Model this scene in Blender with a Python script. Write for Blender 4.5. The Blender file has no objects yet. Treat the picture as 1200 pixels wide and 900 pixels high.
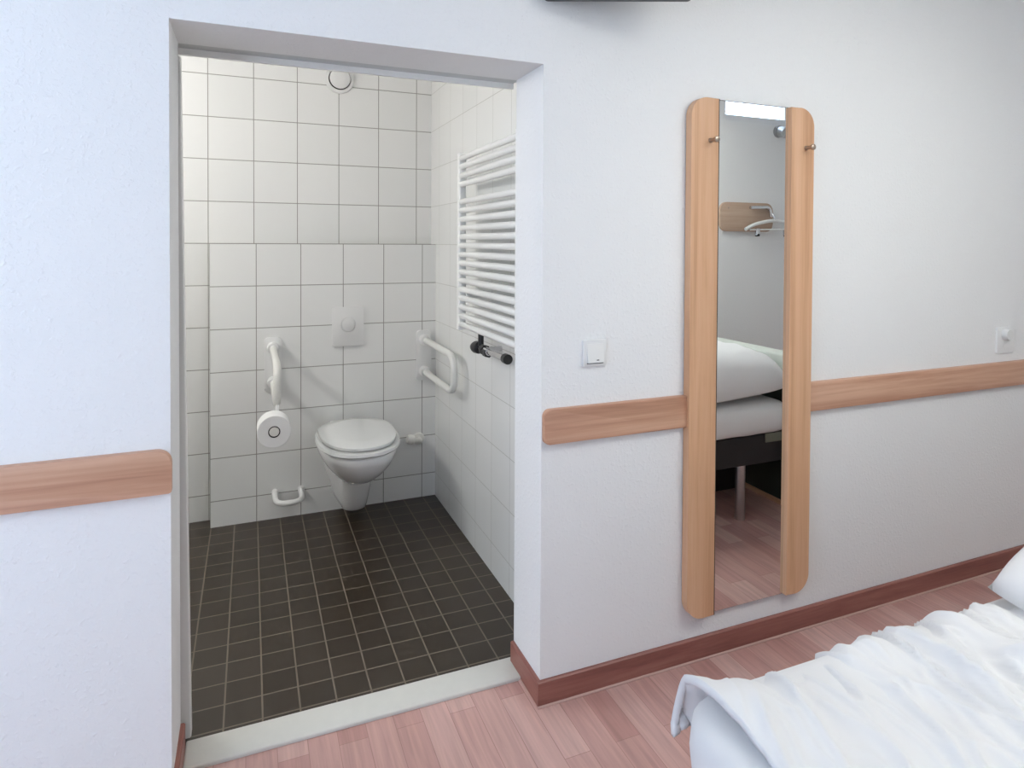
import bpy, bmesh, math, random
from mathutils import Vector, Matrix, noise

random.seed(7)
C = bpy.context.scene.collection
PI = math.pi

# ------------------------------------------------------------------ materials
def new_mat(name):
    m = bpy.data.materials.new(name); m.use_nodes = True
    nt = m.node_tree; b = nt.nodes['Principled BSDF']
    return m, nt, b

def N(nt, t, **kw):
    n = nt.nodes.new(t)
    for k, v in kw.items(): setattr(n, k, v)
    return n

def plain(name, col, rough=.5, metal=0., bump=0., bscale=200., var=0., vscale=6., spec=.5, coat=0.):
    m, nt, b = new_mat(name)
    b.inputs['Roughness'].default_value = rough; b.inputs['Metallic'].default_value = metal
    b.inputs['Specular IOR Level'].default_value = spec
    b.inputs['Coat Weight'].default_value = coat
    tc = N(nt, 'ShaderNodeTexCoord')
    n = N(nt, 'ShaderNodeTexNoise'); n.inputs['Scale'].default_value = vscale; n.inputs['Detail'].default_value = 4
    nt.links.new(tc.outputs['Object'], n.inputs['Vector'])
    r = N(nt, 'ShaderNodeMix', data_type='RGBA')
    r.inputs['A'].default_value = (*[c * (1 - var) for c in col], 1)
    r.inputs['B'].default_value = (*[min(1, c * (1 + var)) for c in col], 1)
    nt.links.new(n.outputs['Fac'], r.inputs['Factor']); nt.links.new(r.outputs['Result'], b.inputs['Base Color'])
    if bump:
        n2 = N(nt, 'ShaderNodeTexNoise'); n2.inputs['Scale'].default_value = bscale; n2.inputs['Detail'].default_value = 3
        nt.links.new(tc.outputs['Object'], n2.inputs['Vector'])
        bp = N(nt, 'ShaderNodeBump'); bp.inputs['Strength'].default_value = bump; bp.inputs['Distance'].default_value = .004
        nt.links.new(n2.outputs['Fac'], bp.inputs['Height']); nt.links.new(bp.outputs['Normal'], b.inputs['Normal'])
    return m

def plaster(name, col):
    """rough-cast painted wall: soft lumps of a few millimetres"""
    m, nt, b = new_mat(name)
    b.inputs['Base Color'].default_value = (*col, 1); b.inputs['Roughness'].default_value = .75
    b.inputs['Specular IOR Level'].default_value = .25
    tc = N(nt, 'ShaderNodeTexCoord')
    n = N(nt, 'ShaderNodeTexNoise'); n.inputs['Scale'].default_value = 85; n.inputs['Detail'].default_value = 2.5; n.inputs['Roughness'].default_value = .55
    n2 = N(nt, 'ShaderNodeTexNoise'); n2.inputs['Scale'].default_value = 30; n2.inputs['Detail'].default_value = 2
    nt.links.new(tc.outputs['Object'], n.inputs['Vector']); nt.links.new(tc.outputs['Object'], n2.inputs['Vector'])
    r = N(nt, 'ShaderNodeMapRange'); r.inputs['From Min'].default_value = .5; r.inputs['From Max'].default_value = .8
    nt.links.new(n.outputs['Fac'], r.inputs['Value'])
    a = N(nt, 'ShaderNodeMath', operation='MULTIPLY'); nt.links.new(r.outputs['Result'], a.inputs[0]); nt.links.new(n2.outputs['Fac'], a.inputs[1])
    bp = N(nt, 'ShaderNodeBump'); bp.inputs['Strength'].default_value = .42; bp.inputs['Distance'].default_value = .006
    nt.links.new(a.outputs[0], bp.inputs['Height']); nt.links.new(bp.outputs['Normal'], b.inputs['Normal'])
    return m

def tiles(name, uax, vax, u0, v0, w, h, mortar, col, col2, grout, rough, groutrough=.8, bump=.35, speck=0.):
    m, nt, b = new_mat(name)
    tc = N(nt, 'ShaderNodeTexCoord'); sp = N(nt, 'ShaderNodeSeparateXYZ'); cb = N(nt, 'ShaderNodeCombineXYZ')
    nt.links.new(tc.outputs['Object'], sp.inputs[0])
    for i, (ax, o) in enumerate(((uax, u0), (vax, v0))):
        ad = N(nt, 'ShaderNodeMath', operation='SUBTRACT'); ad.inputs[1].default_value = o - 40 * (w if i == 0 else h)
        nt.links.new(sp.outputs['XYZ'.index(ax)], ad.inputs[0]); nt.links.new(ad.outputs[0], cb.inputs[i])
    br = N(nt, 'ShaderNodeTexBrick'); br.offset = 0; br.offset_frequency = 2; br.squash = 1; br.squash_frequency = 2
    br.inputs['Scale'].default_value = 1; br.inputs['Brick Width'].default_value = w; br.inputs['Row Height'].default_value = h
    br.inputs['Mortar Size'].default_value = mortar; br.inputs['Mortar Smooth'].default_value = .15; br.inputs['Bias'].default_value = 0
    br.inputs['Color1'].default_value = (*col, 1); br.inputs['Color2'].default_value = (*col2, 1); br.inputs['Mortar'].default_value = (*grout, 1)
    nt.links.new(cb.outputs[0], br.inputs['Vector'])
    nt.links.new(br.outputs['Color'], b.inputs['Base Color'])
    n = N(nt, 'ShaderNodeTexNoise'); n.inputs['Scale'].default_value = 9 if not speck else 320; n.inputs['Detail'].default_value = 2
    nt.links.new(tc.outputs['Object'], n.inputs['Vector'])
    mr = N(nt, 'ShaderNodeMix', data_type='FLOAT'); mr.inputs['A'].default_value = rough; mr.inputs['B'].default_value = groutrough
    nt.links.new(br.outputs['Fac'], mr.inputs['Factor']); nt.links.new(mr.outputs['Result'], b.inputs['Roughness'])
    inv = N(nt, 'ShaderNodeMath', operation='SUBTRACT'); inv.inputs[0].default_value = 1; nt.links.new(br.outputs['Fac'], inv.inputs[1])
    ad = N(nt, 'ShaderNodeMath', operation='MULTIPLY_ADD'); ad.inputs[1].default_value = speck if speck else .12
    nt.links.new(n.outputs['Fac'], ad.inputs[0]); nt.links.new(inv.outputs[0], ad.inputs[2])
    bp = N(nt, 'ShaderNodeBump'); bp.inputs['Strength'].default_value = bump; bp.inputs['Distance'].default_value = .002
    nt.links.new(ad.outputs[0], bp.inputs['Height']); nt.links.new(bp.outputs['Normal'], b.inputs['Normal'])
    return m

def wood(name, axis, c1, c2, c3, rough=.45, across=26., along=1.3, seed=0.):
    """straight grain running along one axis"""
    m, nt, b = new_mat(name)
    tc = N(nt, 'ShaderNodeTexCoord'); mp = N(nt, 'ShaderNodeMapping')
    sc = [across] * 3; sc['XYZ'.index(axis)] = along
    mp.inputs['Scale'].default_value = sc; mp.inputs['Location'].default_value = (seed, seed * 1.7, seed * .6)
    nt.links.new(tc.outputs['Object'], mp.inputs['Vector'])
    n = N(nt, 'ShaderNodeTexNoise'); n.inputs['Scale'].default_value = 1; n.inputs['Detail'].default_value = 5; n.inputs['Roughness'].default_value = .62; n.inputs['Distortion'].default_value = .5
    nt.links.new(mp.outputs[0], n.inputs['Vector'])
    mp2 = N(nt, 'ShaderNodeMapping'); sc2 = [across * 9] * 3; sc2['XYZ'.index(axis)] = along * 5
    mp2.inputs['Scale'].default_value = sc2; nt.links.new(tc.outputs['Object'], mp2.inputs['Vector'])
    f = N(nt, 'ShaderNodeTexNoise'); f.inputs['Scale'].default_value = 1; f.inputs['Detail'].default_value = 2
    nt.links.new(mp2.outputs[0], f.inputs['Vector'])
    mx = N(nt, 'ShaderNodeMath', operation='MULTIPLY_ADD'); mx.inputs[1].default_value = .22
    nt.links.new(f.outputs['Fac'], mx.inputs[0]); nt.links.new(n.outputs['Fac'], mx.inputs[2])
    cr = N(nt, 'ShaderNodeValToRGB'); e = cr.color_ramp.elements
    e[0].position = .42; e[0].color = (*c1, 1); e[1].position = .8; e[1].color = (*c3, 1)
    k = e.new(.6); k.color = (*c2, 1)
    nt.links.new(mx.outputs[0], cr.inputs['Fac']); nt.links.new(cr.outputs['Color'], b.inputs['Base Color'])
    b.inputs['Roughness'].default_value = rough
    return m

def floor_planks(name, c1, c2, gap, rough):
    """parquet strips running towards the wall (along y), each block its own tone and grain"""
    m, nt, b = new_mat(name)
    tc = N(nt, 'ShaderNodeTexCoord'); sp = N(nt, 'ShaderNodeSeparateXYZ'); cb = N(nt, 'ShaderNodeCombineXYZ')
    nt.links.new(tc.outputs['Object'], sp.inputs[0])
    ax = N(nt, 'ShaderNodeMath', operation='ADD'); ax.inputs[1].default_value = 20.0; nt.links.new(sp.outputs['Y'], ax.inputs[0])
    ay = N(nt, 'ShaderNodeMath', operation='ADD'); ay.inputs[1].default_value = 20.02; nt.links.new(sp.outputs['X'], ay.inputs[0])
    nt.links.new(ax.outputs[0], cb.inputs[0]); nt.links.new(ay.outputs[0], cb.inputs[1])
    br = N(nt, 'ShaderNodeTexBrick'); br.offset = .37; br.offset_frequency = 2; br.squash = 1
    br.inputs['Scale'].default_value = 1; br.inputs['Brick Width'].default_value = .46; br.inputs['Row Height'].default_value = .082
    br.inputs['Mortar Size'].default_value = .0009; br.inputs['Mortar Smooth'].default_value = .2
    br.inputs['Color1'].default_value = (*c1, 1); br.inputs['Color2'].default_value = (*c2, 1); br.inputs['Mortar'].default_value = (*gap, 1)
    nt.links.new(cb.outputs[0], br.inputs['Vector'])
    mp = N(nt, 'ShaderNodeMapping'); mp.inputs['Scale'].default_value = (60, 3.5, 60); nt.links.new(tc.outputs['Object'], mp.inputs['Vector'])
    n = N(nt, 'ShaderNodeTexNoise'); n.inputs['Scale'].default_value = 1; n.inputs['Detail'].default_value = 4; n.inputs['Distortion'].default_value = .8
    nt.links.new(mp.outputs[0], n.inputs['Vector'])
    r = N(nt, 'ShaderNodeMapRange'); r.inputs['From Min'].default_value = .3; r.inputs['From Max'].default_value = .7
    r.inputs['To Min'].default_value = .86; r.inputs['To Max'].default_value = 1.12
    nt.links.new(n.outputs['Fac'], r.inputs['Value'])
    mu = N(nt, 'ShaderNodeMix', data_type='RGBA', blend_type='MULTIPLY'); mu.inputs['Factor'].default_value = 1
    nt.links.new(br.outputs['Color'], mu.inputs['A']); nt.links.new(r.outputs['Result'], mu.inputs['B'])
    nt.links.new(mu.outputs['Result'], b.inputs['Base Color'])
    b.inputs['Roughness'].default_value = rough
    return m

def metal(name, col, rough): return plain(name, col, rough, 1.0)

M = {}
M['wall'] = plaster('wall_paint', (.83, .835, .835))
M['ceiling'] = plain('ceiling_paint', (.86, .86, .86), .8)
M['lintel'] = M['wall']
TW = .216
GR = (.30, .295, .27); TA = (.82, .82, .805); TB = (.79, .795, .78)
M['tile_back'] = tiles('tile_back_wall', 'X', 'Z', -.4424, 1.4268, TW, TW, .0022, TA, TB, GR, .16)
M['tile_boxing'] = tiles('tile_boxing', 'X', 'Z', -.4324, 1.4268, TW, TW, .0022, TA, TB, GR, .16)
M['tile_side'] = tiles('tile_side_wall', 'Y', 'Z', 1.046, 1.4268, TW, TW, .0016, TA, TB, (.42, .415, .39), .16)
M['tile_floor'] = tiles('tile_bath_floor', 'X', 'Y', .652, .05, .108, .108, .0028, (.026, .017, .009), (.034, .023, .014), (.165, .135, .105), .34, .6, .3, .35)
M['floor'] = floor_planks('floor_parquet', (.46, .25, .22), (.60, .39, .35), (.34, .185, .16), .28)
M['skirting'] = wood('skirting_wood', 'X', (.20, .075, .060), (.28, .108, .085), (.35, .15, .118), .42, 18, 1.6, 3.)
M['skirting_y'] = wood('skirting_wood_return', 'Y', (.20, .075, .060), (.28, .108, .085), (.35, .15, .118), .42, 18, 1.6, 5.)
M['bead'] = plain('skirting_bead', (.55, .36, .31), .5)
M['rail'] = wood('rail_beech', 'X', (.40, .20, .13), (.55, .31, .205), (.66, .41, .285), .42, 17, .8, 1.)
M['plank'] = wood('mirror_plank_beech', 'Z', (.54, .295, .160), (.66, .385, .225), (.72, .45, .28), .42, 20, .7, 2.)
M['plank_rear'] = wood('hook_board_beech', 'X', (.40, .27, .19), (.48, .34, .25), (.54, .40, .3), .45, 20, .8, 6.)
M['plinth'] = wood('plinth_beech', 'Y', (.45, .25, .14), (.55, .32, .2), (.62, .38, .25), .5, 22, .9, 8.)
M['edge_dark'] = plain('dark_edge', (.05, .035, .025), .6)
M['white_plastic'] = plain('white_plastic', (.78, .78, .77), .3)
M['white_lacquer'] = plain('white_lacquer', (.82, .82, .80), .28)
M['arm'] = plain('cream_plastic', (.74, .735, .70), .35)
M['porcelain'] = plain('porcelain', (.80, .80, .80), .08, coat=.4)
M['seat'] = plain('toilet_seat_plastic', (.80, .81, .80), .18)
M['black'] = plain('black_plastic', (.012, .012, .013), .4)
M['chrome'] = metal('chrome', (.72, .72, .73), .14)
M['bronze'] = metal('brushed_nickel', (.42, .34, .28), .32)
M['steel'] = metal('brushed_steel', (.5, .5, .5), .38)
M['alu'] = metal('aluminium_track', (.62, .63, .63), .4)
M['glass_mirror'] = metal('mirror_silver', (.86, .875, .865), .0)
M['tv'] = plain('dark_grey_plastic', (.055, .06, .065), .4)
M['threshold'] = plain('threshold_stone', (.66, .65, .60), .45, bump=.1, bscale=300, var=.04, vscale=30)
M['door'] = plain('door_laminate', (.66, .66, .645), .4)
M['linen'] = plain('white_linen', (.80, .805, .815), .85, bump=.12, bscale=900, spec=.2)
M['sheet'] = plain('white_sheet', (.80, .805, .81), .85, bump=.12, bscale=900, spec=.2)
M['paper'] = plain('tissue_paper', (.85, .85, .84), .9, bump=.2, bscale=250, spec=.1)
M['bed_dark'] = plain('dark_bed_frame', (.012, .011, .012), .6)
M['board_pale'] = plain('pale_green_grey_upholstery', (.62, .66, .61), .8, bump=.1, bscale=600)
M['bed_olive'] = plain('olive_grey_fabric', (.16, .165, .13), .8)
M['board_dark'] = plain('dark_green_panel', (.016, .022, .016), .6)
M['frame_white'] = plain('window_frame_white', (.8, .8, .8), .35)

def glass_mat():
    m = bpy.data.materials.new('clear_pane'); m.use_nodes = True; nt = m.node_tree
    nt.nodes.remove(nt.nodes['Principled BSDF']); out = nt.nodes['Material Output']
    t = N(nt, 'ShaderNodeBsdfTransparent'); t.inputs[0].default_value = (.96, .98, .98, 1)
    g = N(nt, 'ShaderNodeBsdfGlossy'); g.inputs['Roughness'].default_value = .02
    mx = N(nt, 'ShaderNodeMixShader'); mx.inputs[0].default_value = .06
    nt.links.new(t.outputs[0], mx.inputs[1]); nt.links.new(g.outputs[0], mx.inputs[2]); nt.links.new(mx.outputs[0], out.inputs[0])
    return m
M['pane'] = glass_mat()
def lamp_mat(nm, col, st):
    m, nt, b = new_mat(nm); b.inputs['Base Color'].default_value = (.9, .9, .88, 1)
    b.inputs['Emission Color'].default_value = (*col, 1); b.inputs['Emission Strength'].default_value = st
    return m
M['lamp'] = lamp_mat('lamp_diffuser', (1, .98, .95), 42)
M['fill_panel'] = lamp_mat('fill_panel_diffuser', (.985, 1, .955), 8.5)

# ------------------------------------------------------------------ mesh helpers
def obj(name, bm, m, parent=None, smooth=False, ang=40, loc=None):
    bmesh.ops.recalc_face_normals(bm, faces=bm.faces)
    me = bpy.data.meshes.new(name); bm.to_mesh(me); bm.free()
    me.materials.append(m)
    if smooth:
        for p in me.polygons: p.use_smooth = True
        try: me.set_sharp_from_angle(angle=math.radians(ang))
        except Exception: pass
    o = bpy.data.objects.new(name, me); C.objects.link(o)
    if parent is not None:
        o.parent = parent; o.matrix_parent_inverse = Matrix.Translation(parent.location).inverted()
    return o

def thing(name, label, cat, loc=(0, 0, 0), group=None):
    o = bpy.data.objects.new(name, None); C.objects.link(o); o.location = loc
    o.empty_display_size = .05
    o['label'] = label; o['category'] = cat
    if group: o['group'] = group
    return o

def tag(o, label, cat, group=None):
    o['label'] = label; o['category'] = cat
    if group: o['group'] = group
    return o

def struct(name, bm, m, smooth=False, parent=None):
    o = obj(name, bm, m, parent, smooth)
    if parent is None: o['kind'] = 'structure'
    return o

def box(bm, x0, x1, y0, y1, z0, z1, bev=0., seg=2):
    r = bmesh.ops.create_cube(bm, size=1)
    vs = r['verts']
    for v in vs:
        v.co = Vector((x0 if v.co.x < 0 else x1, y0 if v.co.y < 0 else y1, z0 if v.co.z < 0 else z1))
    if bev:
        es = list({e for v in vs for e in v.link_edges})
        bmesh.ops.bevel(bm, geom=es, offset=bev, segments=seg, profile=.5, affect='EDGES', clamp_overlap=True)
    return bm

def B(*a, **k): return box(bmesh.new(), *a, **k)

def prism(bm, pts, to3, d0, d1):
    """outline pts (2-D) extruded between depths d0 and d1; to3(u, v, d) -> Vector"""
    a = [bm.verts.new(to3(u, v, d0)) for u, v in pts]; b = [bm.verts.new(to3(u, v, d1)) for u, v in pts]
    n = len(pts)
    bm.faces.new(a); bm.faces.new(b[::-1])
    for i in range(n): bm.faces.new((a[i], b[i], b[(i + 1) % n], a[(i + 1) % n]))
    return bm

def rrect(u0, u1, v0, v1, r, n=8):
    """rounded rectangle; r = radii (u0v0, u1v0, u1v1, u0v1)"""
    if not isinstance(r, (tuple, list)): r = (r,) * 4
    out = []
    for (cu, cv, su, sv, a0), rr in zip(((u0, v0, 1, 1, PI), (u1, v0, -1, 1, 1.5 * PI), (u1, v1, -1, -1, 0), (u0, v1, 1, -1, .5 * PI)), r):
        if rr <= 0: out.append((cu, cv)); continue
        for i in range(n + 1):
            a = a0 + .5 * PI * i / n
            out.append((cu + su * rr + rr * math.cos(a), cv + sv * rr + rr * math.sin(a)))
    return out

XZ = lambda u, v, d: Vector((u, d, v))      # outline on a wall facing y
YZ = lambda u, v, d: Vector((d, u, v))      # outline on a wall facing x
XY = lambda u, v, d: Vector((u, v, d))

def plate(pts, to3, d0, d1, bev=0., seg=2):
    bm = prism(bmesh.new(), pts, to3, d0, d1)
    if bev:
        fs = [f for f in bm.faces if len(f.verts) == len(pts)]
        # bevel only the rim nearer the room (d0 side)
        tgt = fs[0] if len(fs) == 1 else min(fs, key=lambda f: abs(sum((v.co - to3(p[0], p[1], d0)).length for v, p in zip(f.verts, pts))))
        bmesh.ops.bevel(bm, geom=list(tgt.edges), offset=bev, segments=seg, profile=.5, affect='EDGES')
    return bm

def tube(bm, path, r, n=14, closed=False, cap=True):
    P = [Vector(p) for p in path]; k = len(P)
    T = []
    for i in range(k):
        a = P[(i - 1) % k] if (closed or i > 0) else P[i]; b = P[(i + 1) % k] if (closed or i < k - 1) else P[i]
        T.append((b - a).normalized())
    up = Vector((0, 0, 1)) if abs(T[0].z) < .9 else Vector((1, 0, 0))
    u = T[0].cross(up).normalized(); rings = []
    for i in range(k):
        u = (u - T[i] * u.dot(T[i])).normalized(); w = T[i].cross(u)
        rr = r[i] if isinstance(r, (list, tuple)) else r
        rings.append([bm.verts.new(P[i] + u * rr * math.cos(2 * PI * j / n) + w * rr * math.sin(2 * PI * j / n)) for j in range(n)])
    for i in range(k if closed else k - 1):
        A, Bq = rings[i], rings[(i + 1) % k]
        for j in range(n): bm.faces.new((A[j], A[(j + 1) % n], Bq[(j + 1) % n], Bq[j]))
    if cap and not closed:
        bm.faces.new(rings[0][::-1]); bm.faces.new(rings[-1])
    return bm

def fillet(pts, r, n=7):
    """round the corners of a polyline"""
    P = [Vector(p) for p in pts]; out = [P[0]]
    for i in range(1, len(P) - 1):
        a, b, c = P[i - 1], P[i], P[i + 1]
        d1 = (a - b); d2 = (c - b); q = min(r, d1.length * .49, d2.length * .49)
        s, e = b + d1.normalized() * q, b + d2.normalized() * q
        for k in range(n + 1):
            t = k / n; out.append(s * (1 - t) ** 2 + b * 2 * t * (1 - t) + e * t * t)
    out.append(P[-1]); return out

def lathe(bm, prof, origin, axis, n=32):
    """prof: list of (radius, distance along axis)"""
    o = Vector(origin); ax = Vector(axis).normalized()
    u = ax.orthogonal().normalized(); w = ax.cross(u); rings = []
    for r, d in prof:
        if r < 1e-6: rings.append([bm.verts.new(o + ax * d)])
        else: rings.append([bm.verts.new(o + ax * d + u * r * math.cos(2 * PI * j / n) + w * r * math.sin(2 * PI * j / n)) for j in range(n)])
    for A, Bq in zip(rings, rings[1:]):
        for j in range(n):
            k = (j + 1) % n
            if len(A) == 1 and len(Bq) == 1: continue
            if len(A) == 1: bm.faces.new((A[0], Bq[j], Bq[k]))
            elif len(Bq) == 1: bm.faces.new((A[j], A[k], Bq[0]))
            else: bm.faces.new((A[j], A[k], Bq[k], Bq[j]))
    return bm

def loft(rings, cap0=True, cap1=True):
    bm = bmesh.new(); R = [[bm.verts.new(p) for p in r] for r in rings]; n = len(R[0])
    for A, Bq in zip(R, R[1:]):
        for j in range(n): bm.faces.new((A[j], A[(j + 1) % n], Bq[(j + 1) % n], Bq[j]))
    if cap0: bm.faces.new(R[0][::-1])
    if cap1: bm.faces.new(R[-1])
    return bm

# ------------------------------------------------------------------ dimensions
XDL, XDR, ZL, DEP = -.4273, .5846, 1.985, .2179        # doorway
XR, D, T = .7244, 1.8675, .1054                        # bathroom right wall, back wall, boxing depth
YB = D - T
XL, XHEAD, YREAR, ZC = -3.20, 4.0, -2.0, 2.62          # bedroom
BXL, BZC = -1.45, 2.62                                 # bathroom left wall, ceiling

# ------------------------------------------------------------------ setting: bedroom shell
bm = bmesh.new()
prism(bm, [(XL - .15, -.15), (XDL, -.15), (XDL, ZL), (XDR, ZL), (XDR, -.15), (XHEAD + .15, -.15), (XHEAD + .15, ZC + .15), (XL - .15, ZC + .15)], XZ, 0, DEP)
struct('wall_front', bm, M['wall'])
struct('floor', B(XL - .15, XHEAD + .15, YREAR - .15, .235, -.12, 0), M['floor'])
struct('ceiling', B(XL, XHEAD, YREAR, 0, ZC, ZC + .12), M['ceiling'])
struct('wall_right', B(XHEAD, XHEAD + .15, YREAR, 0, 0, ZC), M['wall'])
# left wall with the big window, rear wall with a high transom window
WY0, WY1, WZ0, WZ1 = -1.95, -.95, .60, 2.42
VX0, VX1 = -2.75, -1.45
TX0, TX1, TZ0, TZ1 = 2.93, 3.62, 2.335, 2.56
bm = bmesh.new()
for (p, q, r, t) in ((YREAR, WY0, 0, ZC), (WY0, WY1, 0, WZ0), (WY0, WY1, WZ1, ZC), (WY1, 0, 0, ZC)):
    prism(bm, [(p, r), (q, r), (q, t), (p, t)], YZ, XL - .15, XL)
struct('wall_left', bm, M['wall'])
bm = bmesh.new()
for (p, q, r, t) in ((XL, VX0, 0, ZC), (VX0, VX1, 0, WZ0), (VX0, VX1, WZ1, ZC), (VX1, TX0, 0, ZC), (TX0, TX1, 0, TZ0), (TX0, TX1, TZ1, ZC), (TX1, XHEAD, 0, ZC)):
    prism(bm, [(p, r), (q, r), (q, t), (p, t)], XZ, YREAR - .15, YREAR)
struct('wall_rear', bm, M['wall'])

def window(name, to3, u0, u1, v0, v1, d, mid=True):
    bm = bmesh.new(); f = .06
    for (p, q, r, s) in ((u0, u0 + f, v0, v1), (u1 - f, u1, v0, v1), (u0 + f, u1 - f, v0, v0 + f), (u0 + f, u1 - f, v1 - f, v1)):
        prism(bm, [(p, r), (q, r), (q, s), (p, s)], to3, d - .03, d + .03)
    if mid:
        c = (u0 + u1) / 2; prism(bm, [(c - .035, v0 + f), (c + .035, v0 + f), (c + .035, v1 - f), (c - .035, v1 - f)], to3, d - .03, d + .03)
    o = struct(name, bm, M['frame_white'])
    g = bmesh.new(); prism(g, [(u0 + f, v0 + f), (u1 - f, v0 + f), (u1 - f, v1 - f), (u0 + f, v1 - f)], to3, d - .003, d + .003)
    obj('window_pane', g, M['pane'], o)
    return o
window('window_1', YZ, WY0, WY1, WZ0, WZ1, XL - .09)
window('window_fill', XZ, VX0, VX1, WZ0, WZ1, YREAR - .09)  # unseen rear opening, added to send more daylight through the bathroom doorway
w2 = window('window_2', XZ, TX0, TX1, TZ0, TZ1, YREAR - .10, False)
obj('window_stay', tube(bmesh.new(), [(3.06, YREAR - .055, 2.52), (3.12, YREAR - .045, 2.50), (3.2, YREAR - .055, 2.53)], .008), M['black'], w2, True)

# baseboards
SK, ST = .079, .012
def base_x(x0, x1):
    return prism(bmesh.new(), [(0, 0), (-ST, 0), (-ST, SK - .004), (-ST + .004, SK), (0, SK)], lambda u, v, d: Vector((d, u, v)), x0, x1)
struct('baseboard_front', base_x(XDR - ST, XHEAD), M['skirting'])
struct('baseboard_front_2', base_x(XL, XDL + ST), M['skirting'])
struct('baseboard_doorway_right', prism(bmesh.new(), [(XDR, 0), (XDR - ST, 0), (XDR - ST, SK - .004), (XDR - ST + .004, SK), (XDR, SK)], lambda u, v, d: Vector((u, d, v)), -.001, DEP), M['skirting_y'])
struct('baseboard_doorway_left', prism(bmesh.new(), [(XDL, 0), (XDL + ST, 0), (XDL + ST, SK - .004), (XDL + ST - .004, SK), (XDL, SK)], lambda u, v, d: Vector((u, d, v)), -.001, DEP), M['skirting_y'])
struct('baseboard_rear', prism(bmesh.new(), [(0, 0), (ST, 0), (ST, SK), (0, SK)], lambda u, v, d: Vector((d, YREAR + u, v)), XL, XHEAD), M['skirting'])
bm = tube(bmesh.new(), [(XHEAD, -ST - .002, .003), (XDR - ST - .002, -ST - .002, .003), (XDR - ST - .002, .125, .003)], .0042, 8)
struct('trim_1', bm, M['bead'])

# threshold and sliding door
struct('trim_2', B(XDL + .012, XDR - .001, .128, .238, -.002, .012, .004), M['threshold'])
bm = bmesh.new()
prism(bm, [(-1.36, .018), (-.405, .018), (-.426, 1.955), (-1.36, 1.955)], XZ, .238, .276)
dr = struct('door_1', bm, M['door'])
obj('door_edge_strip', prism(bmesh.new(), [(-.4055, .018), (-.4025, .018), (-.4235, 1.955), (-.4265, 1.955)], XZ, .241, .273), M['white_lacquer'], dr)
bm = bmesh.new()
prism(bm, [(.2185, 1.990), (.2985, 1.990), (.2985, 2.05), (.2185, 2.05)], lambda u, v, d: Vector((d, u, v)), -1.4, .60)
struct('trim_3', bm, M['alu'])
bm = prism(bmesh.new(), [(.285, 1.972), (.297, 1.972), (.297, 1.990), (.285, 1.990)], lambda u, v, d: Vector((d, u, v)), -1.4, .60)
struct('trim_4', bm, M['white_lacquer'])

# ------------------------------------------------------------------ setting: bathroom shell
struct('wall_bathroom_back', B(BXL - .1, XR + .1, D, D + .12, -.1, BZC + .1), M['tile_back'])
struct('wall_bathroom_right', B(XR, XR + .12, DEP, D, -.1, BZC + .1), M['tile_side'])
struct('wall_bathroom_left', B(BXL - .1, BXL, DEP, D, -.1, BZC + .1), M['tile_side'])
struct('wall_bathroom_boxing', B(-.4324, XR, YB, D, 0, 1.4268), M['tile_boxing'])
struct('floor_bathroom', B(BXL, XR, .2355, D, -.1, 0), M['tile_floor'])
struct('ceiling_bathroom', B(BXL, XR, DEP, D, BZC, BZC + .1), M['ceiling'])

# ------------------------------------------------------------------ wooden guard rails
def guard_rail(x0, x1, r, label):   # one board of the dado rail
    o = obj('wall_guard_rail', plate(rrect(x0, x1, .8175, .9245, r), XZ, -.022, 0, .003), M['rail'], None, True, 30)
    return tag(o, label, 'wall rail', 'wooden guard rails on the white wall')
guard_rail(-1.6, XDL + .004, (0, .006, .034, 0), 'beech wood guard rail on the white wall left of the bathroom doorway')
guard_rail(XDR + .002, 1.118, (.016, 0, 0, .022), 'short beech wood guard rail between the bathroom doorway and the tall mirror')
guard_rail(1.640, XHEAD, (0, 0, 0, 0), 'long beech wood guard rail right of the tall mirror')

# ------------------------------------------------------------------ mirror
mir = thing('wall_mirror', 'tall wall mirror between two round-cornered beech planks with coat knobs', 'mirror', (1.385, 0, .16))
P0, P1, G0, G1, MZ0, MZ1 = 1.112, 1.657, 1.2255, 1.5505, .160, 1.931
pl_l = obj('side_plank', plate(rrect(P0, G0, MZ0, MZ1, (.065, 0, 0, .065), 10), XZ, -.034, -.004, .003), M['plank'], mir, True, 30)
pl_r = obj('side_plank', plate(rrect(G1, P1, MZ0, MZ1, (0, .065, .065, 0), 10), XZ, -.034, -.004, .003), M['plank'], mir, True, 30)
for x, pp in ((1.190, pl_l), (1.618, pl_r)):
    k = lathe(bmesh.new(), [(0, 0), (.0085, 0), (.0085, .004), (.0065, .006), (.0065, .026), (.0105, .029), (.0105, .036), (.008, .038), (0, .038)], (x, -.034, 1.787), (0, -1, 0), 24)
    obj('coat_knob', k, M['bronze'], pp, True)
gl = obj('mirror_glass', B(G0 + .001, G1 - .001, -.018, -.012, MZ0 + .002, MZ1 - .002), M['glass_mirror'], mir)
obj('inner_edge', B(G0 - .0005, G0 + .0022, -.0335, -.004, MZ0 + .001, MZ1 - .001), M['edge_dark'], pl_l)
obj('backing_board', B(G0 - .03, G1 + .03, -.0115, -.0005, MZ0 - .003, MZ1 + .002), M['edge_dark'], mir)

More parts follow.
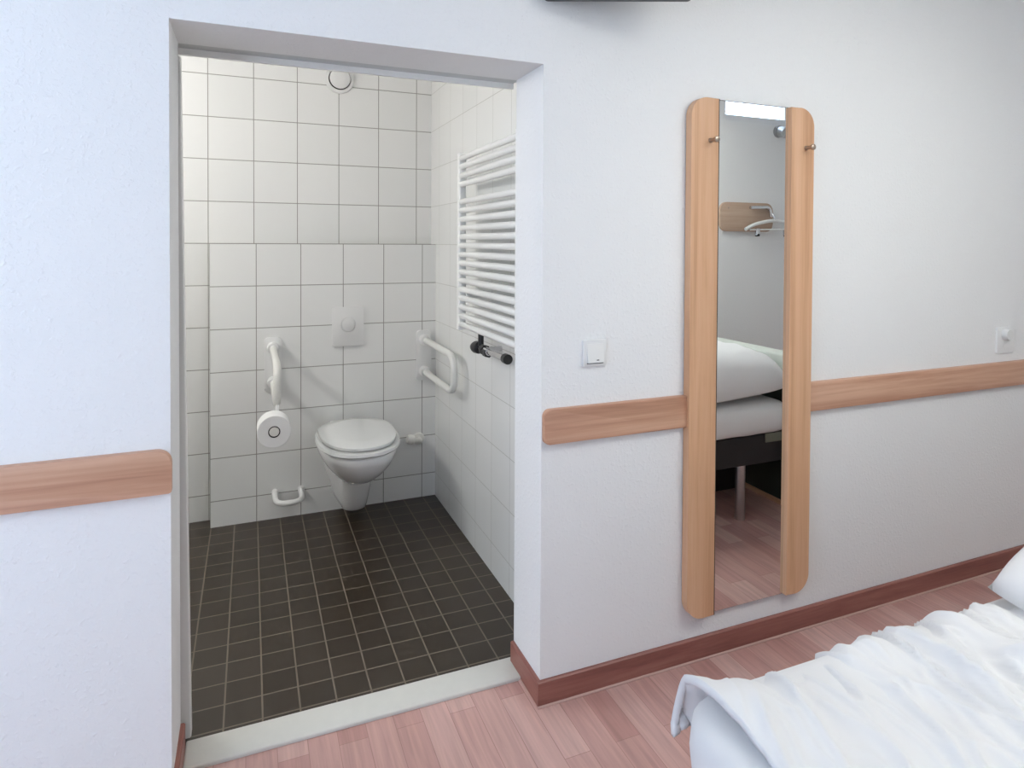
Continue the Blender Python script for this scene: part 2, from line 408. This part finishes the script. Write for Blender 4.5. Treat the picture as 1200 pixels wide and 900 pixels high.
# ------------------------------------------------------------------ light switch, knob plate, screen
sw = thing('light_switch', 'square white light switch on the wall left of the tall mirror', 'light switch', (.766, 0, 1.089))
SX, SZ = .766, 1.089
obj('frame', plate(rrect(SX - .042, SX + .042, SZ - .042, SZ + .042, .004, 3), XZ, -.010, 0, .002), M['white_plastic'], sw, True, 30)
bm = bmesh.new()
prism(bm, [(-.0095, SZ - .030), (-.0165, SZ - .030), (-.0115, SZ + .030), (-.0095, SZ + .030)], lambda u, v, d: Vector((d, u, v)), SX - .029, SX + .029)
obj('rocker', bm, M['white_lacquer'], sw)
obj('shadow_gap', B(SX - .0295, SX + .0295, -.0112, -.0095, SZ - .0335, SZ - .0305), M['black'], sw)
obj('status_mark', B(SX + .003, SX + .011, -.0172, -.0152, SZ - .023, SZ - .0205), M['black'], sw)

kp = thing('wall_knob_plate', 'small square white plate with a round knob above the right guard rail', 'dimmer switch', (2.832, 0, 1.02))
obj('plate', plate(rrect(2.772, 2.892, .962, 1.078, .008, 4), XZ, -.006, 0, .002), M['wall'], kp, True, 30)
obj('knob', lathe(bmesh.new(), [(0, 0), (.025, 0), (.025, .016), (.022, .022), (0, .024)], (2.826, -.006, 1.045), (0, -1, 0)), M['white_plastic'], kp, True)

tv = thing('wall_screen', 'dark grey flat screen high on the wall, only its lower edge showing', 'screen', (.76, 0, 2.2))
ca = math.atan2(-.173, .404)
def tvp(u, d, z):   # u along the screen, d away from the wall
    return Vector((.58 + u * math.cos(ca) + d * math.sin(ca), -.022 + u * math.sin(ca) - d * math.cos(ca), z))
obj('screen_case', plate(rrect(-.006, .44, 2.167, 2.41, .014, 4), lambda u, v, d: tvp(u, d, v), .026, 0), M['tv'], tv)
obj('screen_panel', plate(rrect(.012, .418, 2.181, 2.398, .006, 3), lambda u, v, d: tvp(u, d, v), .0285, .0265), M['black'], tv)
mp = tvp(.22, 0, 2.28)
obj('mount_arm', tube(bmesh.new(), [mp + Vector((0, -.01, 0)), (mp.x + .02, -.07, 2.28), (mp.x + .02, 0, 2.28)], .016), M['tv'], tv, True)

# ------------------------------------------------------------------ bathroom fittings
vt = thing('extractor_vent', 'round white ceiling-high air vent with a dark ring gap on the tiled wall', 'air vent', (.209, D, 2.335))
vo = (.209, D, 2.328)
obj('outer_ring', lathe(bmesh.new(), [(.058, 0), (.078, 0), (.079, .008), (.074, .013), (.060, .014), (.058, .010), (.058, 0)], vo, (0, -1, 0), 40), M['white_plastic'], vt, True)
obj('gap_ring', lathe(bmesh.new(), [(0, .0), (.0575, 0), (.0575, .004), (0, .004)], vo, (0, -1, 0), 40), M['black'], vt, True)
obj('valve_disc', lathe(bmesh.new(), [(0, .004), (.02, .0042), (.02, .018), (.0545, .019), (.0545, .026), (.050, .030), (.02, .031), (0, .031)], vo, (0, -1, 0), 40), M['white_plastic'], vt, True)

fp = thing('flush_plate', 'white rectangular flush plate with a round button above the toilet', 'flush plate', (.24, YB, .984))
obj('plate', plate(rrect(.157, .323, .879, 1.089, .012, 5), XZ, YB - .012, YB, .004), M['white_plastic'], fp, True, 30)
obj('button', lathe(bmesh.new(), [(0, .012), (.044, .012), (.044, .014), (.040, .016), (.038, .0125), (.036, .0125), (.034, .021), (.025, .024), (0, .025)], (.2395, YB, .995), (0, -1, 0), 40), M['white_plastic'], fp, True, 25)

def support_arm(x, label, ylen, group=None):
    t = thing('support_arm', label, 'grab rail', (x, YB, .8), 'fold-up grab rails beside the toilet')
    obj('wall_bracket', plate(rrect(x - .042, x + .042, .665, .945, .02, 6), XZ, YB - .018, YB, .005), M['white_plastic'], t, True, 30)
    for z in (.893, .716):
        obj('hinge_cup', lathe(bmesh.new(), [(0, 0), (.030, 0), (.030, .03), (.026, .045), (0, .045)], (x, YB - .017, z), (0, -1, 0), 24), M['white_plastic'], t, True)
    ye = YB - ylen
    path = fillet([(x, YB - .03, .893), (x, ye, .893), (x, ye, .716), (x, YB - .03, .716)], .085, 10)
    obj('grip_tube', tube(bmesh.new(), path, .0165, 16), M['arm'], t, True)
    return t
support_arm(.655, 'white fold-up grab rail in the tiled corner right of the toilet', .60)
la = support_arm(-.137, 'white fold-up grab rail left of the toilet with the paper roll at its tip', .56)
yt = YB - .56
obj('roll_holder', tube(bmesh.new(), fillet([(-.137, yt + .005, .722), (-.137, yt + .005, .635), (-.150, yt + .005, .635)], .02, 5) + [Vector((-.150, yt - .075, .635))], .0075, 12), M['white_plastic'], la, True)

ro = thing('toilet_roll', 'white toilet paper roll hanging from the tip of the left grab rail', 'toilet paper', (-.152, yt - .05, .636))
rc = (-.152, yt - .100, .634)
obj('paper', lathe(bmesh.new(), [(.024, 0), (.066, 0), (.068, .002), (.068, .097), (.066, .099), (.024, .099), (.024, 0)], rc, (0, 1, 0), 40), M['paper'], ro, True)
obj('core', lathe(bmesh.new(), [(.0205, -.001), (.0242, -.001), (.0242, .098), (.0205, .098), (.0205, -.001)], rc, (0, 1, 0), 32), M['black'], ro, True)
obj('end_cap', lathe(bmesh.new(), [(0, -.002), (.019, -.002), (.020, 0), (.020, .03), (0, .03)], rc, (0, 1, 0), 32), M['arm'], ro, True)

rg = thing('holder_ring', 'small white plastic holder loop low on the tiled wall left of the toilet', 'holder', (-.06, YB, .135))
path = fillet([(-.128, YB - .012, .137), (-.128, YB - .125, .118), (.0, YB - .125, .118), (.0, YB - .012, .137)], .06, 10)
obj('loop', tube(bmesh.new(), path, .014, 12), M['white_plastic'], rg, True)
for x in (-.128, 0.):
    obj('foot_plate', lathe(bmesh.new(), [(0, 0), (.017, 0), (.017, .012), (.012, .016), (0, .016)], (x, YB, .138), (0, -1, 0), 20), M['white_plastic'], rg, True)

sv = thing('stop_valve', 'small white water stop valve on the tiled wall right of the toilet', 'valve', (.6, YB, .335))
obj('rosette', lathe(bmesh.new(), [(0, 0), (.034, 0), (.032, .006), (.016, .010), (0, .010)], (.628, YB, .332), (0, -1, 0), 28), M['arm'], sv, True)
obj('valve_body', tube(bmesh.new(), fillet([(.628, YB - .008, .332), (.628, YB - .045, .332), (.565, YB - .05, .345)], .02, 5), [.014] * 7 + [.019], 14), M['arm'], sv, True)
obj('valve_knob', lathe(bmesh.new(), [(0, 0), (.020, 0), (.027, .006), (.027, .032), (.020, .040), (0, .040)], (.592, YB - .046, .342), (-1, -.08, .2), 10), M['arm'], sv, True)

# towel radiator
rd = thing('towel_radiator', 'white tubular towel radiator on the right tiled bathroom wall', 'radiator', (.66, .68, 1.04))
RY0, RY1, RZ0, RZ1, RX = .30, 1.035, 1.050, 1.838, .648
for y in (RY0 + .017, RY1 - .017):
    obj('collector', plate(rrect(RX - .0225, RX + .014, y - .017, y + .017, .010, 4), XY, RZ0 - .008, RZ1 + .004), M['white_lacquer'], rd, True)
pitch = (RZ1 - RZ0 - .036) / 19
tubes = None
for i in range(20):
    if i == 15: continue
    z = RZ0 + .018 + i * pitch
    if tubes is None:
        tubes = obj('heating_tube', tube(bmesh.new(), [(RX - .008, RY0 + .02, 0), (RX - .008, RY1 - .02, 0)], .0135, 14), M['white_lacquer'], rd, True)
        tubes.location.z = z - 0; o = tubes
    else:
        o = tubes.copy(); C.objects.link(o); o.location.z = z
for y, z in ((RY0 + .08, 1.2), (RY1 - .08, 1.2), (RY0 + .08, 1.72), (RY1 - .08, 1.72)):
    obj('wall_mount', tube(bmesh.new(), [(RX + .0, y, z), (XR, y, z)], .010, 12), M['white_lacquer'], rd, True)
# thermostat and valve under it
VY, VZ = .775, .995
v = obj('thermostat_valve', tube(bmesh.new(), [(RX, VY + .018, VZ), (RX, VY - .12, VZ)], .016, 16), M['chrome'], rd, True)
obj('thermostat_head', lathe(bmesh.new(), [(0, 0), (.020, 0), (.026, .006), (.026, .030), (.022, .040), (.016, .050), (0, .050)], (RX, VY - .01, VZ), (-.35, 1, 0), 24), M['black'], v, True)
obj('union_nut', lathe(bmesh.new(), [(0, 0), (.022, 0), (.022, .03), (0, .03)], (RX, VY - .045, VZ), (0, -1, 0), 6), M['black'], v)
obj('lower_nut', lathe(bmesh.new(), [(0, 0), (.020, 0), (.020, .034), (0, .034)], (RX - .002, VY - .085, VZ - .005), (0, -1, 0), 6), M['black'], v)
obj('riser', tube(bmesh.new(), [(RX, VY - .02, VZ), (RX, VY - .02, RZ0 + .01)], .012, 14), M['black'], v, True)
obj('wall_pipe', tube(bmesh.new(), [(RX, VY - .06, VZ), (XR, VY - .06, VZ)], .011, 14), M['chrome'], v, True)
obj('return_cap', lathe(bmesh.new(), [(0, 0), (.019, 0), (.019, .03), (0, .03)], (RX, VY - .30, VZ + .004), (0, -1, 0), 20), M['black'], v, True)
obj('return_pipe', tube(bmesh.new(), [(RX, VY - .11, VZ), (RX, VY - .31, VZ + .004)], .013, 14), M['chrome'], v, True)

# ------------------------------------------------------------------ toilet
TX, ZS = .247, .452
to = thing('toilet', 'white wall-hung toilet with closed lid below the flush plate', 'toilet', (TX, YB, .02))
def oval(cx, yb, yf, hw, z, n=48, sq=2.4, back=.72):
    """D-like outline: rounded front towards -y, flatter back at yb"""
    out = []; cy = yb - (yb - yf) * .42
    for i in range(n):
        a = 2 * PI * i / n; c, s = math.cos(a), math.sin(a)
        x = hw * math.copysign(abs(c) ** (2 / sq), c)
        if s < 0: y = cy - (cy - yf) * abs(s) ** (2 / 2.15)
        else:
            y = cy + (yb - cy) * abs(s) ** (2 / 4.0); 
            x *= 1 - (1 - back) * (abs(s) ** 2.2)
        out.append(Vector((cx + x, y, z)))
    return out
YF = 1.165
rings = []
for f, yb, yf, hw in ((0., YB, YF + .006, .186), (.016, YB, YF, .192), (.044, YB, YF + .006, .186), (.088, YB, YF + .035, .166), (.130, YB, YF + .085, .140), (.168, YB, YF + .15, .112), (.190, YB, YF + .205, .096), (.204, YB, YF + .240, .086)):
    rings.append(oval(TX, yb, yf, hw, ZS - f, sq=2.3, back=.8))
rings[0] = oval(TX, YB, YF + .016, .178, ZS + .002, sq=2.3, back=.8)
rings.insert(1, oval(TX, YB, YF + .004, .188, ZS - .006, sq=2.3, back=.8))
obj('bowl', loft(rings), M['porcelain'], to, True, 60)
def foot(cx, yb, yf, hwb, hwf, z, n=10):
    pts = [(cx - hwb, yb), (cx - hwf, yf + .05)] + [(cx + hwf * math.cos(PI + PI * k / n), yf + .05 + .05 * math.sin(PI + PI * k / n)) for k in range(1, n)] + [(cx + hwf, yf + .05), (cx + hwb, yb)]
    return [Vector((x, y, z)) for x, y in pts]
rings = []
for z, yf, hwb, hwf in ((ZS - .19, 1.425, .135, .074), (.22, 1.445, .120, .071), (.17, 1.47, .104, .067), (.11, 1.505, .088, .063), (.078, 1.525, .080, .059), (.068, 1.54, .074, .053)):
    rings.append(foot(TX, YB, yf, hwb, hwf, z))
obj('trap_foot', loft(rings), M['porcelain'], to, True, 60)
rings = [oval(TX, YB - .07, YF - .006, .196, ZS + .003, back=.66), oval(TX, YB - .07, YF - .010, .200, ZS + .008, back=.66), oval(TX, YB - .07, YF - .006, .196, ZS + .021, back=.66), oval(TX, YB - .07, YF + .01, .180, ZS + .023, back=.66)]
obj('seat_ring', loft(rings), M['seat'], to, True, 50)
rings = [oval(TX, YB - .062, YF + .032, .166, ZS + .0235, back=.66), oval(TX, YB - .062, YF + .030, .168, ZS + .0275, back=.66), oval(TX, YB - .06, YF + .017, .181, ZS + .029, back=.66), oval(TX, YB - .06, YF + .014, .184, ZS + .034, back=.66), oval(TX, YB - .06, YF + .016, .182, ZS + .043, back=.66), oval(TX, YB - .066, YF + .034, .166, ZS + .050, back=.66), oval(TX, YB - .10, YF + .11, .10, ZS + .052, back=.7)]
obj('lid', loft(rings), M['seat'], to, True, 50)
for s in (-1, 1):
    obj('hinge', tube(bmesh.new(), [(TX + s * .105, YB - .048, ZS + .024), (TX + s * .055, YB - .048, ZS + .024)], .015, 14), M['seat'], to, True)

# bathroom wall lamp (above the washbasin side, out of view)
lp = thing('wall_lamp', 'white tube lamp high on the left bathroom wall', 'lamp', (BXL, .95, 2.0))
obj('lamp_base', B(BXL, BXL + .05, .50, 1.40, 1.95, 2.05, .008), M['white_plastic'], lp)
obj('lamp_diffuser', tube(bmesh.new(), [(BXL + .085, .52, 2.0), (BXL + .085, 1.38, 2.0)], .042, 20), M['lamp'], lp, True)

# unseen bedroom ceiling panel, added as fill light for wall and bed
lq = thing('ceiling_fill_panel', 'added unseen fill light panel on the bedroom ceiling above the bed', 'lamp', (1.7, -1.47, ZC))
obj('fill_panel_body', B(.9, 2.5, -1.72, -1.22, ZC - .05, ZC, .004), M['white_plastic'], lq)
obj('lamp_diffuser', B(.92, 2.48, -1.70, -1.24, ZC - .056, ZC - .048), M['fill_panel'], lq)

# ------------------------------------------------------------------ bed
BX0, BX1, BY0, BY1 = .475, 2.41, -1.74, -.83
bd = thing('bed_frame', 'dark low bed frame with round metal legs under the white mattress', 'bed frame', (1.45, -1.25, 0))
obj('side_rail', B(BX0 + .06, BX1, BY1 - .05, BY1 - .02, .29, .44, .004), M['bed_dark'], bd)
obj('side_rail', B(BX0 + .06, BX1, BY0 + .02, BY0 + .05, .29, .44, .004), M['bed_dark'], bd)
obj('foot_rail', B(BX0 + .06, BX0 + .09, BY0 + .05, BY1 - .05, .29, .44, .004), M['bed_dark'], bd)
obj('head_rail', B(BX1 - .03, BX1, BY0 + .05, BY1 - .05, .29, .44, .004), M['bed_dark'], bd)
obj('slat_base', B(BX0 + .09, BX1 - .03, BY0 + .05, BY1 - .05, .38, .44), M['bed_dark'], bd)
obj('underbed_shade_board', B(.72, 2.38, -1.24, -1.21, .012, .38), M['bed_dark'], bd)  # added dark board standing in for the deep shade under the bed
obj('corner_plate', B(2.24, 2.40, -.845, -.837, .40, .446, .002), M['bed_olive'], bd)
for x, y in ((2.115, -.885), (.68, -.885), (2.115, -1.62), (.68, -1.62)):
    obj('leg', lathe(bmesh.new(), [(0, 0), (.024, 0), (.026, .004), (.026, .29), (0, .29)], (x, y, 0), (0, 0, 1), 20), M['steel'], bd, True)

# mattress with a fitted sheet
def mattress():
    bm = bmesh.new()
    rings = []; r = .055
    prof = [(.030, .443), (.008, .452), (-.004, .475), (-.010, .53), (-.006, .575), (.010, .592), (.04, .602), (.09, .606)]
    for ins, z in prof:
        pts = rrect(BX0 + ins, BX1 - ins, BY0 + ins, BY1 - ins, max(.10 - ins, .03), 10)
        # finer straight runs
        fine = []
        for i, p in enumerate(pts):
            q = pts[(i + 1) % len(pts)]; d = math.dist(p, q); n = max(1, int(d / .05))
            for k in range(n):
                t = k / n; fine.append((p[0] + (q[0] - p[0]) * t, p[1] + (q[1] - p[1]) * t))
        rings.append((fine, z))
    n0 = min(len(f) for f, _ in rings); out = []
    for f, z in rings:
        # resample to a common count by arc length
        L = [0]
        for i in range(len(f)): L.append(L[-1] + math.dist(f[i], f[(i + 1) % len(f)]))
        res = []; j = 0
        for k in range(220):
            s = L[-1] * k / 220
            while L[j + 1] < s: j += 1
            t = (s - L[j]) / max(1e-9, L[j + 1] - L[j]); a, b = f[j], f[(j + 1) % len(f)]
            x, y = a[0] + (b[0] - a[0]) * t, a[1] + (b[1] - a[1]) * t
            # slanting pulls of the sheet on the lower flank
            w = max(0, 1 - abs(z - .475) / .07)
            pull = .010 * w * noise.noise(Vector(((x + y) * 14 + z * 40, z * 6, 2.)))
            res.append(Vector((x + pull, y + pull, z + .006 * w * noise.noise(Vector((x * 9, y * 9, 5.))))))
        out.append(res)
    return loft(out)
tag(obj('mattress', mattress(), M['sheet'], None, True, 80), 'white sheeted mattress on the dark bed frame, seen in the mirror', 'mattress')

# duvet: a crumpled quilt lying on the mattress, hanging a little over its sides
def ridge(p):
    return 1 - min(1, abs(noise.noise(p)) * 2.6)
def duvet():
    DX0, DX1 = .515, 1.66
    nx, ny = 230, 170
    bm = bmesh.new(); V = []
    yn, yf = BY1 + .012, BY0 - .012        # edges of the flank
    R = .10; ZT = .613
    for i in range(nx + 1):
        row = []
        x = DX0 + (DX1 - DX0) * i / nx
        for j in range(ny + 1):
            s = j / ny                      # 0 near wall hem .. 1 other hem
            top = (yn - yf) - 2 * R; arc = R * PI / 2; hang = .025
            L = 2 * hang + 2 * arc + top; q = s * L
            if q < hang: y, z, nrm = yn, ZT - R - (hang - q), Vector((0, 1, 0))
            elif q < hang + arc:
                a = (q - hang) / R; y, z, nrm = yn - R + R * math.cos(a), ZT - R + R * math.sin(a), Vector((0, math.cos(a), math.sin(a)))
            elif q < hang + arc + top: y, z, nrm = yn - R - (q - hang - arc), ZT, Vector((0, 0, 1))
            elif q < hang + 2 * arc + top:
                a = (q - hang - arc - top) / R; y, z, nrm = yf + R - R * math.sin(a), ZT - R + R * math.cos(a), Vector((0, -math.sin(a), math.cos(a)))
            else: y, z, nrm = yf, ZT - R - (q - hang - 2 * arc - top), Vector((0, -1, 0))
            # folds run across the bed, bending a little towards the head
            wx = x + .07 * noise.noise(Vector((x * 2.6, q * 3.0, 1.3))) + .16 * (q - .3)
            amp = .8 + .9 * max(0, noise.noise(Vector((x * 2.2, q * 2.2, 5.5))) + .25)
            f1 = ridge(Vector((wx * 7.5, q * 1.6, .2))) ** 2.2
            f2 = ridge(Vector((wx * 15 + 3, q * 3.6, 4.1))) ** 2
            f3 = ridge(Vector((wx * 27 + 9, q * 9 + 2 * x, 8.1))) ** 2
            lump = noise.noise(Vector((x * 3.1, q * 2.6, 7.7)))
            h = amp * (.022 * f1 + .014 * f2 + .006 * f3) + .012 * lump - .002
            # dip of the shoulder towards the middle of the near side, as the quilt is pulled in
            if q < hang + arc + .2:
                dip = .046 * math.exp(-((x - .50) / .12) ** 2) -.022 * math.exp(-((x - .86) / .16) ** 2) - .022 * math.exp(-((x - 1.5) / .3) ** 2)
                h += dip * min(1, max(0, 1 - (q - hang - arc) / .2))
            p = Vector((x, y, z)) + nrm * h
            # foot hem: rounded down over the mattress edge
            e = (x - DX0)
            if e < .055:
                t = 1 - e / .055
                p.z -= .012 * t ** 2.2; p.x += .012 * t * noise.noise(Vector((q * 9, 0, 3)))
                p.x += .016 * (noise.noise(Vector((q * 4.3, 1, 6)))) * t
            e2 = DX1 - x
            if e2 < .06: p.z -= .030 * (1 - e2 / .06) ** 2
            row.append(bm.verts.new(p))
        V.append(row)
    for i in range(nx):
        for j in range(ny): bm.faces.new((V[i][j], V[i + 1][j], V[i + 1][j + 1], V[i][j + 1]))
    return bm
dv = tag(obj('duvet', duvet(), M['linen'], None, True, 180), 'crumpled white duvet spread over the bed at lower right', 'duvet')
sm = dv.modifiers.new('thick', 'SOLIDIFY'); sm.thickness = .014; sm.offset = -1

# pillow
def pillow(cx, cy, cz, lx, ly, th, rot, tilt):
    bm = bmesh.new(); n = 36; TOPV, BOT = {}, {}
    mt = Matrix.Translation((cx, cy, cz)) @ Matrix.Rotation(rot, 4, 'Z') @ Matrix.Rotation(tilt, 4, 'Y')
    for i in range(n + 1):
        for j in range(n + 1):
            u, v = -1 + 2 * i / n, -1 + 2 * j / n
            pinch = pinch2 = 1 - .07 * abs(u * v) ** 3
            x, y = u * lx / 2 * pinch, v * ly / 2 * pinch2
            h = (max(0, 1 - abs(u) ** 3.2) * max(0, 1 - abs(v) ** 5)) ** .42
            h *= 1 - .62 * max(0, (-u - .1) / .9) ** 1.1     # flatter towards the foot of the bed
            wr = noise.noise(Vector((u * 2.4, v * 2.4, 3.3))) * .10 + noise.noise(Vector((u * 6 + v * 3, v * 5, 1.1))) * .05
            zt = th * .88 * h * (1 + wr); zb = -th * .12 * h
            TOPV[i, j] = bm.verts.new(mt @ Vector((x, y, zt)))
            BOT[i, j] = TOPV[i, j] if i in (0, n) or j in (0, n) else bm.verts.new(mt @ Vector((x, y, zb)))
    for i in range(n):
        for j in range(n):
            bm.faces.new((TOPV[i, j], TOPV[i + 1, j], TOPV[i + 1, j + 1], TOPV[i, j + 1]))
            bm.faces.new((BOT[i, j], BOT[i, j + 1], BOT[i + 1, j + 1], BOT[i + 1, j]))
    return bm
tag(obj('pillow', pillow(1.880, -1.170, .656, 1.10, .72, .265, .0, -.058), M['linen'], None, True, 180), 'plump white pillow at the head of the bed, seen in the mirror', 'pillow')

# headboard
hb = thing('headboard', 'low headboard with pale green-grey upper panel behind the pillow, seen in the mirror', 'headboard', (2.51, -1.35, 0))
obj('upper_panel', B(2.45, 2.57, -1.99, -.74, .70, .832, .012, 3), M['board_pale'], hb, True)
obj('lower_panel', B(2.456, 2.56, -1.985, -.745, .028, .70), M['board_dark'], hb)
obj('plinth', B(2.446, 2.565, -1.985, -.742, 0, .028, .003), M['plinth'], hb)

# hook board and hanger on the rear wall
hk = thing('hook_board', 'round-cornered beech board with a chrome hook, seen in the mirror', 'coat hook', (3.12, YREAR, 1.63))
obj('board', plate(rrect(2.877, 3.366, 1.530, 1.742, .06, 8), XZ, YREAR + .022, YREAR, .003), M['plank_rear'], hk, True, 30)
obj('hook_bar', tube(bmesh.new(), fillet([(3.13, YREAR + .045, 1.705), (3.31, YREAR + .045, 1.712), (3.33, YREAR + .045, 1.64)], .03, 6), .012, 14), M['chrome'], hk, True)
obj('hook_stem', tube(bmesh.new(), [(3.30, YREAR + .02, 1.708), (3.30, YREAR + .047, 1.708)], .012, 14), M['chrome'], hk, True)
obj('screw', lathe(bmesh.new(), [(0, 0), (.007, 0), (.005, .003), (0, .003)], (2.95, YREAR + .022, 1.70), (0, 1, 0), 14), M['bronze'], hk, True)
hg = thing('clothes_hanger', 'white clothes hanger with trouser clips hanging on the hook board, seen in the mirror', 'hanger', (3.32, YREAR + .06, 1.6))
HY = YREAR + .075
obj('shoulder_bar', tube(bmesh.new(), fillet([(3.06, HY, 1.545), (3.14, HY, 1.582), (3.29, HY, 1.612), (3.40, HY, 1.607), (3.55, HY, 1.57), (3.62, HY, 1.53)], .05, 6), .013, 12), M['white_plastic'], hg, True)
obj('trouser_bar', tube(bmesh.new(), [(3.10, HY, 1.542), (3.60, HY, 1.552)], .006, 10), M['white_plastic'], hg, True)
obj('neck', tube(bmesh.new(), [(3.33, HY, 1.60), (3.33, HY, 1.64), (3.325, HY - .012, 1.66), (3.322, HY - .03, 1.665)], .005, 10), M['chrome'], hg, True)
for x in (3.17, 3.44):
    obj('clip', B(x - .016, x + .016, HY - .012, HY + .012, 1.502, 1.553, .004), M['chrome'], hg)
    obj('clip_pad', B(x - .010, x + .012, HY - .014, HY + .014, 1.495, 1.513, .003), M['black'], hg)
ft = thing('wall_spotlight', 'small round grey wall spotlight below the high window, seen in the mirror', 'spotlight', (3.42, YREAR, 2.29))
obj('rose', lathe(bmesh.new(), [(0, 0), (.045, 0), (.045, .02), (0, .02)], (3.425, YREAR, 2.285), (0, 1, 0), 28), M['steel'], ft, True)
obj('spot_head', lathe(bmesh.new(), [(0, 0), (.035, 0), (.040, .02), (.040, .09), (.034, .09), (.03, .075), (0, .075)], (3.425, YREAR + .02, 2.285), (-.2, 1, -.3), 28), M['steel'], ft, True)

# ------------------------------------------------------------------ light
w = bpy.data.worlds.new('daylight'); bpy.context.scene.world = w; w.use_nodes = True
nt = w.node_tree; bg = nt.nodes['Background']
bg.inputs['Color'].default_value = (.655, .785, 1.0, 1); bg.inputs['Strength'].default_value = 6.0

def area(name, loc, rot, sx, sy, power, col, portal=False):
    l = bpy.data.lights.new(name, 'AREA'); l.shape = 'RECTANGLE'; l.size = sx; l.size_y = sy; l.energy = power; l.color = col
    if portal: l.cycles.is_portal = True
    o = bpy.data.objects.new(name, l); C.objects.link(o); o.location = loc; o.rotation_euler = rot
    return o
area('window_portal', (XL - .16, (WY0 + WY1) / 2, (WZ0 + WZ1) / 2), (0, -PI / 2, 0), WZ1 - WZ0, WY1 - WY0, 1, (1, 1, 1), True)
area('window_fill_portal', ((VX0 + VX1) / 2, YREAR - .16, (WZ0 + WZ1) / 2), (PI / 2, 0, 0), VX1 - VX0, WZ1 - WZ0, 1, (1, 1, 1), True)
area('transom_portal', ((TX0 + TX1) / 2, YREAR - .16, (TZ0 + TZ1) / 2), (PI / 2, 0, 0), TX1 - TX0, TZ1 - TZ0, 1, (1, 1, 1), True)
# ------------------------------------------------------------------ camera
cam = bpy.data.cameras.new('camera'); co = bpy.data.objects.new('camera', cam); C.objects.link(co)
r = Vector((.92227607, -.38649597, .00526511)); u = Vector((.00186601, .01807322, .99983492)); f = Vector((.38652733, .922114, -.0173897))
mw = Matrix(((r.x, u.x, -f.x, -.2436), (r.y, u.y, -f.y, -1.8131), (r.z, u.z, -f.z, 1.4374), (0, 0, 0, 1)))
co.matrix_world = mw
cam.sensor_fit = 'HORIZONTAL'; cam.sensor_width = 36; cam.lens = 759.6084 / 1200 * 36
cam.shift_x = -(611.7719 - 600) / 1200; cam.shift_y = -(450 - 297.9484) / 1200
cam.clip_start = .02
S = bpy.context.scene; S.camera = co

S.view_settings.view_transform = 'Standard'; S.view_settings.look = 'None'
S.view_settings.gamma = 1; S.view_settings.use_curve_mapping = False
S.view_settings.exposure = 0.26
S.cycles.max_bounces = 12; S.cycles.diffuse_bounces = 6; S.cycles.glossy_bounces = 6
S.cycles.sample_clamp_indirect = 6
